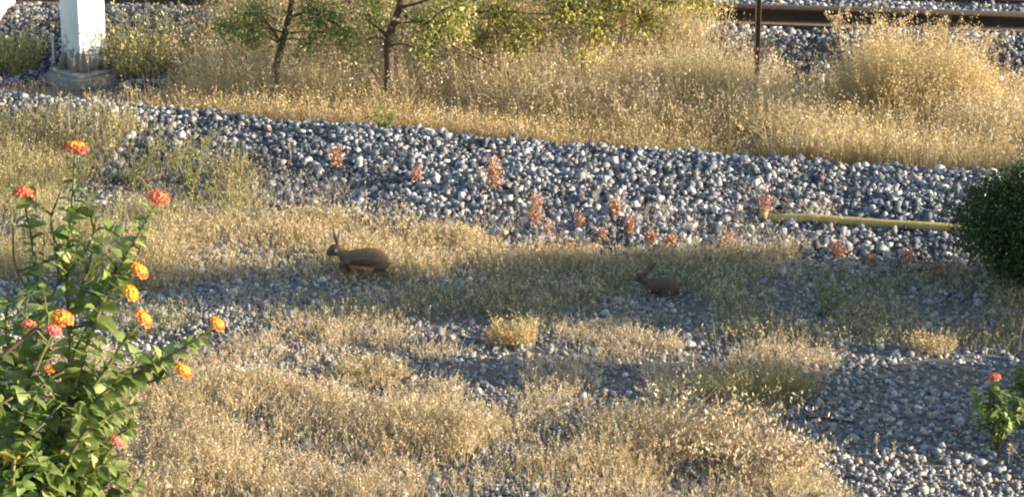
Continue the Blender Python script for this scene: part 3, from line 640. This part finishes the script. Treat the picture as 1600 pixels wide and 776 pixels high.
# fallen dead limb
Yd = ground_at(800, 190)[1] + .1; gd = lambda px, py, dy=0: on_y(px, py, Yd + dy)
b0 = gd(845, 150); b0[2] = float(tz(b0[0], b0[1])); a = Acc()
q = smooth_path([b0 + np.array([0, 0, -.02]), gd(812, 128), gd(770, 102), gd(725, 80), gd(700, 66), gd(696, 52)], 4); tube(a, [v - b0 for v in q], list(np.linspace(.016, .009, len(q))), (.14, .10, .075), 6)
q = smooth_path([gd(742, 88), gd(735, 70), gd(712, 52)], 3); tube(a, [v - b0 for v in q], list(np.linspace(.009, .004, len(q))), (.14, .10, .075), 5)
q = smooth_path([gd(770, 102), gd(776, 80), gd(772, 55)], 3); tube(a, [v - b0 for v in q], list(np.linspace(.007, .003, len(q))), (.14, .10, .075), 5)
tag(link('dead_limb', a.mesh('dead_limb', M['bark'], True), None, b0), 'bare dead limb slanting out of the golden grass', 'branch')

# ------------------------------------------------------------------ shrubs
def shrub(name, label, base, blobs, nleaf, cols, leaf=.03, mat='gloss', nbr=14, group=None, cat='shrub'):
    t = thing(name, label, cat, base, group); a = Acc(); lf = Acc(); tot = sum(r[0] * r[2] for _, r in blobs)
    for c, r in blobs:
        c = np.array(c); r = np.array(r); m = int(nleaf * r[0] * r[2] / tot)
        d = rng.normal(size=(m, 3)); d /= np.linalg.norm(d, axis=1)[:, None]; lump = 1 + .40 * (vnoise(d[:, 0] + c[0] * 3, d[:, 2] + c[1] * 3, .30, 3) - .5) + .40 * (vnoise(d[:, 1] + d[:, 0], d[:, 2], .14, 5) - .5)
        pp = c + d * r * (rng.uniform(.45, 1.04, m) ** .6 * lump)[:, None]; pp[:, 2] = np.maximum(pp[:, 2], .03)
        flakes(lf, pp, rng.uniform(.6, 1.3, m) * leaf, pick(cols, m, .22), .45, .35)
        for i in range(max(3, nbr // len(blobs))):
            d = rng.normal(size=3); d[2] = abs(d[2]); d /= np.linalg.norm(d); e = c + d * r * .85; tube(a, smooth_path([np.array([0, 0, -.04]) + rng.normal(0, .02, 3) * [1, 1, 0], c * .6, e], 3), list(np.linspace(.014, .003, 7)), (.10, .075, .05), 5)
    link('branches', a.mesh('branches', M['bark']), t); tag(link('crown', lf.mesh('crown', M[mat]), t), kind='stuff')
    return t
DG = [(.045, .085, .025), (.06, .11, .03), (.035, .065, .02), (.09, .13, .04)]
sb = ground_at(1600, 462)
shrub('round_shrub', 'dense dark green rounded shrub beside the yellow pipe', sb, [((-.04, 0, .50), (.46, .38, .44)), ((.22, .05, .45), (.5, .42, .45)), ((-.18, -.02, .62), (.32, .28, .28)), ((.1, 0, .78), (.28, .26, .24))], 34000, DG, .030)
# taller shrubs that stand just right of the view and throw the long shadows
s1 = gpt(6.3, 17.52); shrub('tall_shrub', 'tall dark shrub beyond the round shrub, casting the long shadow band', s1, [((0, 0, .55), (.55, .64, .55)), ((0, 0, 1.15), (.5, .60, .5)), ((.05, -.08, 1.7), (.42, .50, .5)), ((.05, -.14, 2.3), (.4, .40, .45))], 24000, DG, .07, nbr=18)
s2 = gpt(5.6, 15.78); shrub('tall_shrub', 'lower dark shrub shading the bluish gravel', s2, [((0, -.25, .4), (.5, .6, .42)), ((0, .45, .42), (.5, .6, .45)), ((.1, .1, .8), (.35, .4, .3)), ((.0, -.3, 1.0), (.3, .25, .25)), ((0, .32, 1.25), (.26, .26, .32))], 17000, DG, .06, nbr=18)

# ------------------------------------------------------------------ flowers and leaves of the lantana
def leaf_mesh(col):
    """ovate, toothed leaf folded along its midrib, 1 unit long, along +x"""
    n = 7; V = [(0, 0, 0)]; C = []
    for i in range(1, n):
        t = i / n; w = .33 * math.sin(math.pi * t ** .75) * (1 + (.06 if i % 2 else -.05)); z = -.25 * t * t
        V += [(t, 0, z), (t, w, z + w * .35), (t, -w, z + w * .35)]
    V.append((1, 0, -.27)); T = [(0, 1, 2), (0, 3, 1)]
    for i in range(1, n - 1):
        a = 1 + 3 * (i - 1); b = a + 3; T += [(a, b, b + 1), (a, b + 1, a + 1), (a, a + 2, b + 2), (a, b + 2, b)]
    a = 1 + 3 * (n - 2); e = len(V) - 1; T += [(a, e, a + 1), (a, a + 2, e)]
    acc = Acc(); C = np.tile(np.array(col), (len(V), 1)); C[[0, e] + [1 + 3 * i for i in range(n - 1)]] *= 1.25
    acc.add(V, T, C); return acc.mesh('leaf', M['leaf'], True)
LEAFM = [leaf_mesh(c) for c in ((.16, .23, .06), (.22, .30, .08), (.12, .18, .045), (.32, .39, .14), (.26, .34, .10))]
def flower_mesh(outer, inner, r=.017):
    acc = Acc(); n = 34
    for i in range(n):
        f = (i + .5) / n; ph = math.sqrt(f) * 1.35; th = i * 2.39996
        d = np.array([math.sin(ph) * math.cos(th), math.sin(ph) * math.sin(th), math.cos(ph)]); c = d * r * np.array([1, 1, .62])
        u, v = perp(d); s = r * rng.uniform(.24, .32); k = 10; a0 = rng.uniform(0, 6)
        ring = [c + d * .0015 * rng.uniform(0, 1.5) + (u * math.cos(a0 + 6.2832 * j / k) + v * math.sin(a0 + 6.2832 * j / k)) * s * (1 if j % 2 else .72) for j in range(k)]
        mix = min(1, max(0, (f - .22) * 2.2 + rng.normal(0, .15))); col = np.array(inner) * (1 - mix) + np.array(outer) * mix
        acc.add([c - d * .001] + ring, [(0, 1 + j, 1 + (j + 1) % k) for j in range(k)], col * rng.uniform(.85, 1.15))
    for i in range(8):
        t = i * .785; acc.add([(0, 0, -r * .5), (r * .55 * math.cos(t), r * .55 * math.sin(t), r * .15), (r * .55 * math.cos(t + .6), r * .55 * math.sin(t + .6), r * .15)], [(0, 1, 2)], (.14, .2, .05))
    return acc.mesh('flower_head', M['petal'])
FL = {'red': flower_mesh((.62, .10, .06), (.80, .42, .05)), 'pink': flower_mesh((.72, .16, .20), (.78, .30, .16)), 'orange': flower_mesh((.78, .24, .07), (.82, .44, .06)), 'yellow': flower_mesh((.80, .40, .04), (.84, .55, .06)), 'coral': flower_mesh((.74, .17, .10), (.76, .22, .12))}
def lantana(label, base, stems, dist, limit=280, leafr=(.027, .045), gap=.0085, cat='flowering bush', shoots=4):
    t = thing('flowering_bush', label, cat, base); a = Acc(); cnt = 0; extra = Acc()
    def put_leaf(p, d, L):
        nonlocal cnt
        d = d / np.linalg.norm(d); m = LEAFM[int(rng.integers(len(LEAFM)))]
        q = Vector(d).to_track_quat('X', 'Z').to_matrix().to_4x4() @ Matrix.Rotation(rng.normal(0, .45), 4, 'X')
        if cnt < limit:
            o = link('leaf', m, t, p - base); o.rotation_euler = q.to_euler(); o.scale = (L, L * rng.uniform(.8, 1.1), L); cnt += 1
        else:
            V = np.array([q @ (v.co * L) for v in m.vertices]) + p - base
            extra.add(V, np.array([pl.vertices[:] for pl in m.polygons]), np.tile(np.array(LC[LEAFM.index(m)]), (len(V), 1)))
    LC = [(.16, .23, .06), (.22, .30, .08), (.12, .18, .045), (.32, .39, .14), (.26, .34, .10)]
    for st in stems:
        pts = [np.array(base)] if st.get('root', True) else []
        dd = dist + st.get('dd', 0)
        pts += [at_d(px, py, dd + .02 * i * st.get('lean', 0)) for i, (px, py) in enumerate(st['p'])]
        q = smooth_path(pts, 6); n = len(q); r0 = st.get('r', .006 if st.get('root', True) else .0028) * leafr[1] / .05
        tube(a, [v - base for v in q], list(np.linspace(r0, .0018, n)), st.get('c', (.20, .20, .07)), 6)
        seg = np.array(q); ln = np.r_[0, np.cumsum(np.linalg.norm(np.diff(seg, axis=0), axis=1))]; s = max(st.get('from', .12), 0.02); k = 0
        while s < ln[-1] - .022:
            p = np.array([np.interp(s, ln, seg[:, j]) for j in range(3)]); p2 = np.array([np.interp(s + .01, ln, seg[:, j]) for j in range(3)]); ax_ = p2 - p; ax_ /= np.linalg.norm(ax_) + 1e-9
            u, v = perp(ax_); th = k * 1.5708 + rng.normal(0, .3)
            for sg in (0, math.pi):
                if rng.random() < st.get('dens', .9):
                    dv = u * math.cos(th + sg) + v * math.sin(th + sg); L = rng.uniform(*leafr) * (1 - .45 * max(0, (s / ln[-1] - .75) * 4)); put_leaf(p, dv + ax_ * rng.uniform(.1, .6) + np.array([0, 0, rng.uniform(-.5, .15)]), L)
            s += gap * rng.uniform(.8, 1.5); k += 1
        for _s in range(int(shoots * (ln[-1] / .45) + .5) if st.get('dens', .9) > .5 else 0):
            s = rng.uniform(min(st.get('from', .12), ln[-1] * .4), ln[-1] * .85); p = np.array([np.interp(s, ln, seg[:, j]) for j in range(3)])
            e = rng.normal(size=3); e[2] = abs(e[2]) * .6 + .5; e /= np.linalg.norm(e); SL = rng.uniform(.05, .10) * leafr[1] / .05; tube(a, [p - base, p + e * SL * .5 - base, p + e * SL - base], [.002, .0016, .001], (.20, .22, .07), 4)
            for f_ in (.35, .6, .85, 1.0):
                u, v = perp(e); th = f_ * 9 + rng.normal(0, .4)
                for sg in (0, math.pi): put_leaf(p + e * SL * f_, (u * math.cos(th + sg) + v * math.sin(th + sg)) + e * rng.uniform(.3, .9) + np.array([0, 0, rng.uniform(-.5, .1)]), rng.uniform(*leafr) * (1.05 - .45 * f_))
        if 'f' in st:
            ax_ = seg[-1] - seg[-3]; ax_ /= np.linalg.norm(ax_); ax_ = ax_ + np.array([.1, -.45, .5]) + rng.normal(0, .15, 3)
            o = link('flower_head', FL[st['f']], t, seg[-1] - base + (np.array([0, 0, CAM_H]) - seg[-1]) * .006); o.rotation_euler = Vector(ax_).to_track_quat('Z', 'Y').to_euler(); o.scale = (st.get('fs', 1),) * 3
    link('stems', a.mesh('stems', M['leaf'], True), t)
    if extra.n: tag(link('foliage', extra.mesh('foliage', M['leaf'], True), t), kind='stuff')
    return t
lb = at_d(30, 1010, 4.62); lb[2] = float(tz(lb[0], lb[1])) - .02
S = [dict(p=[(85, 700), (110, 560), (104, 430), (112, 330), (118, 234)], f='red', fs=1.15, r=.007),
     dict(p=[(40, 650), (62, 500), (52, 390), (36, 304)], f='coral', fs=1.05, dd=.05),
     dict(p=[(100, 680), (150, 500), (195, 405), (248, 311)], f='coral', fs=1.0, dd=-.03, r=.006),
     dict(root=False, p=[(170, 455), (196, 440), (216, 424)], f='orange', fs=1.0),
     dict(root=False, p=[(150, 490), (180, 470), (203, 458)], f='yellow', fs=.9),
     dict(p=[(110, 690), (170, 570), (222, 499)], f='orange', dd=.06, fs=1.05, dens=.6),
     dict(p=[(90, 720), (150, 625), (240, 570), (300, 535), (338, 507)], f='orange', dd=-.05, fs=.85, dens=.9),
     dict(root=False, p=[(220, 600), (255, 590), (285, 580)], f='orange', fs=.95, dd=-.02),
     dict(p=[(100, 760), (160, 715), (182, 691)], f='pink', dd=-.08, fs=.8),
     dict(root=False, p=[(60, 560), (85, 525), (97, 499)], f='orange', dd=-.1, fs=1.05),
     dict(root=False, p=[(55, 580), (70, 545), (83, 517)], f='pink', dd=-.12, fs=.8),
     dict(root=False, p=[(20, 560), (35, 530), (45, 509)], f='pink', dd=-.1, fs=.8),
     dict(p=[(-60, 640), (0, 560), (60, 512)], dd=-.14, r=.010, c=(.16, .11, .07), dens=.25),
     dict(root=False, p=[(-20, 745), (5, 730), (15, 716)], f='yellow', dd=-.1, fs=1.0),
     dict(root=False, p=[(30, 660), (45, 635), (53, 617)], f='yellow', fs=.6), dict(root=False, p=[(60, 610), (70, 590), (76, 578)], f='orange', fs=.6),
     dict(root=False, p=[(120, 680), (135, 675), (140, 668)], f='orange', fs=.5),
     dict(p=[(0, 700), (-20, 560), (-10, 440)]), dict(p=[(30, 640), (10, 520), (15, 450)], dd=.08), dict(p=[(20, 720), (60, 610), (100, 580)], dd=-.06),
     dict(p=[(100, 740), (170, 650), (240, 625)], dd=-.1), dict(p=[(60, 760), (120, 640), (150, 560)], dd=.1), dict(p=[(130, 760), (190, 735), (205, 745)], dd=-.1),
     dict(p=[(20, 780), (30, 700), (70, 660)], dd=-.15), dict(p=[(-40, 760), (-30, 660), (20, 620)], dd=-.1), dict(root=False, p=[(104, 430), (140, 380), (150, 340)], dens=.9),
     dict(root=False, p=[(110, 560), (150, 480), (165, 420)]), dict(root=False, p=[(62, 500), (90, 440), (85, 380)]), dict(p=[(60, 790), (110, 740), (150, 760)], dd=-.12), dict(p=[(0, 800), (40, 760), (90, 690)], dd=-.05),
     dict(p=[(110, 770), (170, 690), (225, 660)], dd=.04), dict(p=[(120, 720), (190, 600), (230, 590)], dd=.08), dict(p=[(60, 720), (30, 600), (40, 540)], dd=.1), dict(root=False, p=[(110, 500), (135, 430), (170, 395)], dd=.03), dict(root=False, p=[(100, 420), (80, 350), (95, 300)], dd=.03), dict(root=False, p=[(60, 470), (25, 420), (20, 350)], dd=.05), dict(root=False, p=[(180, 450), (215, 400), (225, 350)], dd=.02), dict(p=[(130, 790), (190, 780), (230, 730)], dd=-.02), dict(p=[(70, 790), (130, 700), (190, 640)], dd=.02)]
lantana('green leafy flowering bush with orange, pink and yellow flower clusters', lb, S, 4.62)
# small flowering plant on the shaded gravel
fb = ground_at(1558, 705)
DR = float(np.linalg.norm(fb - np.array([0, 0, CAM_H]))) - .1
lantana('small bright green flowering plant with a dull red flower on shaded gravel', fb, [dict(p=[(1556, 670), (1553, 630), (1554, 590)], f='coral', fs=2.2), dict(p=[(1545, 660), (1535, 630)]), dict(p=[(1565, 660), (1572, 610)]), dict(p=[(1550, 670), (1545, 605)]), dict(p=[(1570, 670), (1580, 640)])], DR, 90, (.05, .09), .03, 'flowering plant', shoots=5)
fb2 = ground_at(1612, 690); DR = float(np.linalg.norm(fb2 - np.array([0, 0, CAM_H]))) - .1
lantana('taller bright green leafy plant beside the small flowering plant', fb2, [dict(p=[(1605, 640), (1598, 560)]), dict(p=[(1595, 640), (1585, 590)]), dict(p=[(1620, 640), (1625, 560)]), dict(p=[(1600, 650), (1607, 585)])], DR, 90, (.05, .09), .03, 'leafy plant', shoots=5)

# ------------------------------------------------------------------ rabbits
def ell(bm, c, r, rot=0.0):
    import bmesh
    m = Matrix.Translation(Vector(c)) @ Matrix.Rotation(rot, 4, 'Y') @ Matrix.Diagonal((*r, 1)); bmesh.ops.create_icosphere(bm, subdivisions=3, radius=1, matrix=m)
def chain(bm, pts, rad):
    acc = Acc(); q = smooth_path([np.array([*p, r]) for p, r in zip(pts, rad)], 5); tube(acc, [v[:3] for v in q], [v[3] for v in q], (0, 0, 0), 12)
    vs_ = [bm.verts.new(v) for v in np.concatenate(acc.V)]
    for t_ in np.concatenate(acc.T):
        try: bm.faces.new([vs_[i] for i in t_])
        except ValueError: pass
    for p, r in ((pts[0], rad[0]), (pts[-1], rad[-1])): ell(bm, p, (r, r, r))
def rabbit(label, base, build, paint, eyes, fur=5200, rot=0.0):
    import bmesh
    t = thing('rabbit', label, 'rabbit', base); t.rotation_euler = (0, 0, rot)
    bm = bmesh.new(); build(bm); me = bpy.data.meshes.new('tmp'); bm.to_mesh(me); bm.free(); o = link('tmp', me)
    m = o.modifiers.new('r', 'REMESH'); m.mode = 'VOXEL'; m.voxel_size = .0042
    m = o.modifiers.new('s', 'SMOOTH'); m.iterations = 5; m.factor = .5
    dg = bpy.context.evaluated_depsgraph_get(); ev = o.evaluated_get(dg).to_mesh()
    V = np.zeros(len(ev.vertices) * 3, np.float32); ev.vertices.foreach_get('co', V); V = V.reshape(-1, 3).astype(float)
    Nn = np.zeros(len(ev.vertices) * 3, np.float32); ev.vertices.foreach_get('normal', Nn); Nn = Nn.reshape(-1, 3).astype(float)
    ev.calc_loop_triangles(); T = np.zeros(len(ev.loop_triangles) * 3, np.int32); ev.loop_triangles.foreach_get('vertices', T); T = T.reshape(-1, 3)
    bpy.data.objects.remove(o); C = paint(V)
    a = Acc(); a.add(V, T, C); body = link('body', a.mesh('body', M['fur'], True), t)
    k = rng.integers(0, len(V), fur); d = Nn[k] * .55 + np.array([.8, 0, -.25]) + rng.normal(0, .2, (fur, 3)); d /= np.linalg.norm(d, axis=1)[:, None]
    L = rng.uniform(.006, .013, fur); s = np.cross(d, Nn[k]); s /= np.linalg.norm(s, axis=1)[:, None] + 1e-9; p = V[k] - Nn[k] * .001
    VV = np.stack([p - s * .0011, p + s * .0011, p + d * L[:, None]], 1); TT = np.arange(fur * 3).reshape(-1, 3); a = Acc(); a.add(VV, TT, np.repeat(np.clip(C[k] * (1 + rng.normal(0, .25, (fur, 1))), .01, .8), 3, 0))
    tag(link('fur', a.mesh('fur', M['straw']), body), kind='stuff')
    for c in eyes:
        a = Acc(); e = bmesh.new(); ell(e, c, (.0075, .005, .0075)); e.verts.index_update(); a.add([v.co[:] for v in e.verts], [[v.index for v in f_.verts] for f_ in e.faces], (.01, .008, .006)); e.free(); link('eye', a.mesh('eye', M['gloss'], True), t)
    return t
def r1(bm):
    chain(bm, [(-.200, 0, .150), (-.16, 0, .150), (-.10, 0, .150), (-.04, 0, .150), (.025, 0, .144), (.070, 0, .124)], [.046, .056, .064, .070, .068, .050])
    chain(bm, [(-.19, 0, .158), (-.225, 0, .176), (-.255, 0, .200)], [.048, .042, .036])
    ell(bm, (-.272, 0, .210), (.050, .036, .043), .35); ell(bm, (-.309, 0, .192), (.030, .024, .027), .5); ell(bm, (-.328, 0, .184), (.012, .011, .011))
    for y_, tp in ((-.014, (-.286, -.028, .372)), (.014, (-.236, .032, .352))):
        b = np.array([-.254, y_, .232]); e = np.array(tp); n_ = 9
        for i in range(n_):
            q = i / (n_ - 1); c = b * (1 - q) + e * q; w = .005 + .0115 * math.sin(math.pi * min(1, .18 + q * .80)); ell(bm, c, (w, .0052, .010))
    for y_, pts in ((-.026, [(-.19, .135), (-.222, .112), (-.236, .090), (-.214, .058), (-.222, .046)]), (.028, [(-.18, .13), (-.20, .10), (-.195, .07), (-.17, .048), (-.180, .040)])):
        chain(bm, [(u, y_, v) for u, v in pts], [.032, .023, .018, .013, .012])
    for y_, sh in ((-.034, 0), (.034, .022)):
        ell(bm, (.040 + sh, y_, .108), (.066, .034, .062), -.5)
        chain(bm, [(.035 + sh, y_, .100), (.000 + sh, y_, .078), (.035 + sh, y_, .050), (.066 + sh, y_, .022), (.092 + sh, y_, .006)], [.036, .026, .017, .0125, .009])
    ell(bm, (.112, 0, .118), (.016, .015, .015))
def p1(V):
    x, y, z = V.T; C = np.tile(np.array([.150, .113, .075]), (len(V), 1))
    C[:] *= (1 + .16 * (vnoise(x * 60, z * 60, 1, 3) - .5))[:, None]
    def mixc(mk, c, k=1.0):
        mk = np.clip(mk, 0, 1)[:, None] * k; C[:] = C * (1 - mk) + np.array(c) * mk
    mixc((z - .185) / .02 * (x > -.22), (.20, .12, .06), .6)
    mixc((.105 - z) / .02 * (x > -.15) * (x < .0), (.40, .33, .25), .7)
    mixc((np.hypot(x - .122, z - .132) < .02) * 1.0, (.26, .20, .14))
    mixc((.02 - np.hypot(x + .262, (z - .158) * .8)) / .01, (.62, .56, .47))
    mixc((z - .235) / .01 * (x < -.23), (.13, .10, .075), .8)
    mixc((z - .235) / .01 * (x < -.225) * (y > 0), (.40, .34, .29), .6)
    mixc((.013 - np.hypot(x + .268, z - .213)) / .005, (.52, .46, .37), .9)
    return C
g = ground_at(584, 434)
rabbit('brown rabbit running through sunlit golden grass, ears upright', g, r1, p1, [(-.286, -.0325, .218), (-.286, .0325, .218)], rot=R(4))
def r2(bm):
    chain(bm, [(-.060, 0, .085), (-.01, 0, .092), (.05, 0, .098), (.105, 0, .082)], [.044, .056, .062, .048])
    chain(bm, [(-.055, 0, .09), (-.095, 0, .12), (-.118, 0, .142)], [.036, .030, .028])
    ell(bm, (-.128, 0, .152), (.042, .031, .035), .35); ell(bm, (-.156, 0, .139), (.025, .021, .022), .5); ell(bm, (-.166, 0, .133), (.009, .008, .008))
    for y_, tp in ((-.013, (-.066, -.026, .268)), (.013, (-.034, .030, .248))):
        b = np.array([-.108, y_, .170]); e = np.array(tp)
        for i in range(9):
            q = i / 8; c = b * (1 - q) + e * q; w = .006 + .0135 * math.sin(math.pi * min(1, .18 + q * .80)); ell(bm, c, (w, .0055, .012), .5)
    for y_ in (-.024, .024):
        chain(bm, [(-.062, y_, .075), (-.072, y_, .045), (-.062, y_, .016), (-.082, y_, .008)], [.024, .016, .011, .010])
        ell(bm, (.062, y_ * 1.5, .068), (.055, .026, .054), -.3); chain(bm, [(.07, y_ * 1.6, .03), (.03, y_ * 1.6, .012), (-.01, y_ * 1.6, .009)], [.02, .013, .010])
    ell(bm, (.150, 0, .075), (.017, .016, .015))
def p2(V):
    x, y, z = V.T; C = np.tile(np.array([.12, .09, .065]), (len(V), 1)); C[:] *= (1 + .18 * (vnoise(x * 60, z * 60, 1, 3) - .5))[:, None]
    mk = np.clip((np.hypot(x - .155, z - .07) < .02) * 1.0, 0, 1)[:, None]; C[:] = C * (1 - mk) + np.array([.25, .21, .17]) * mk
    mk = np.clip((.05 - z) / .02, 0, 1)[:, None] * .5; C[:] = C * (1 - mk) + np.array([.36, .3, .23]) * mk
    mk = np.clip((z - .18) / .02, 0, 1)[:, None] * (y[:, None] < 0) * .4; C[:] = C * (1 - mk) + np.array([.34, .22, .17]) * mk
    return C
g = ground_at(1030, 468)
rabbit('brown rabbit crouching low in the shaded grass, ears raised', g, r2, p2, [(-.138, -.0285, .160), (-.138, .0285, .160)], rot=R(-8))
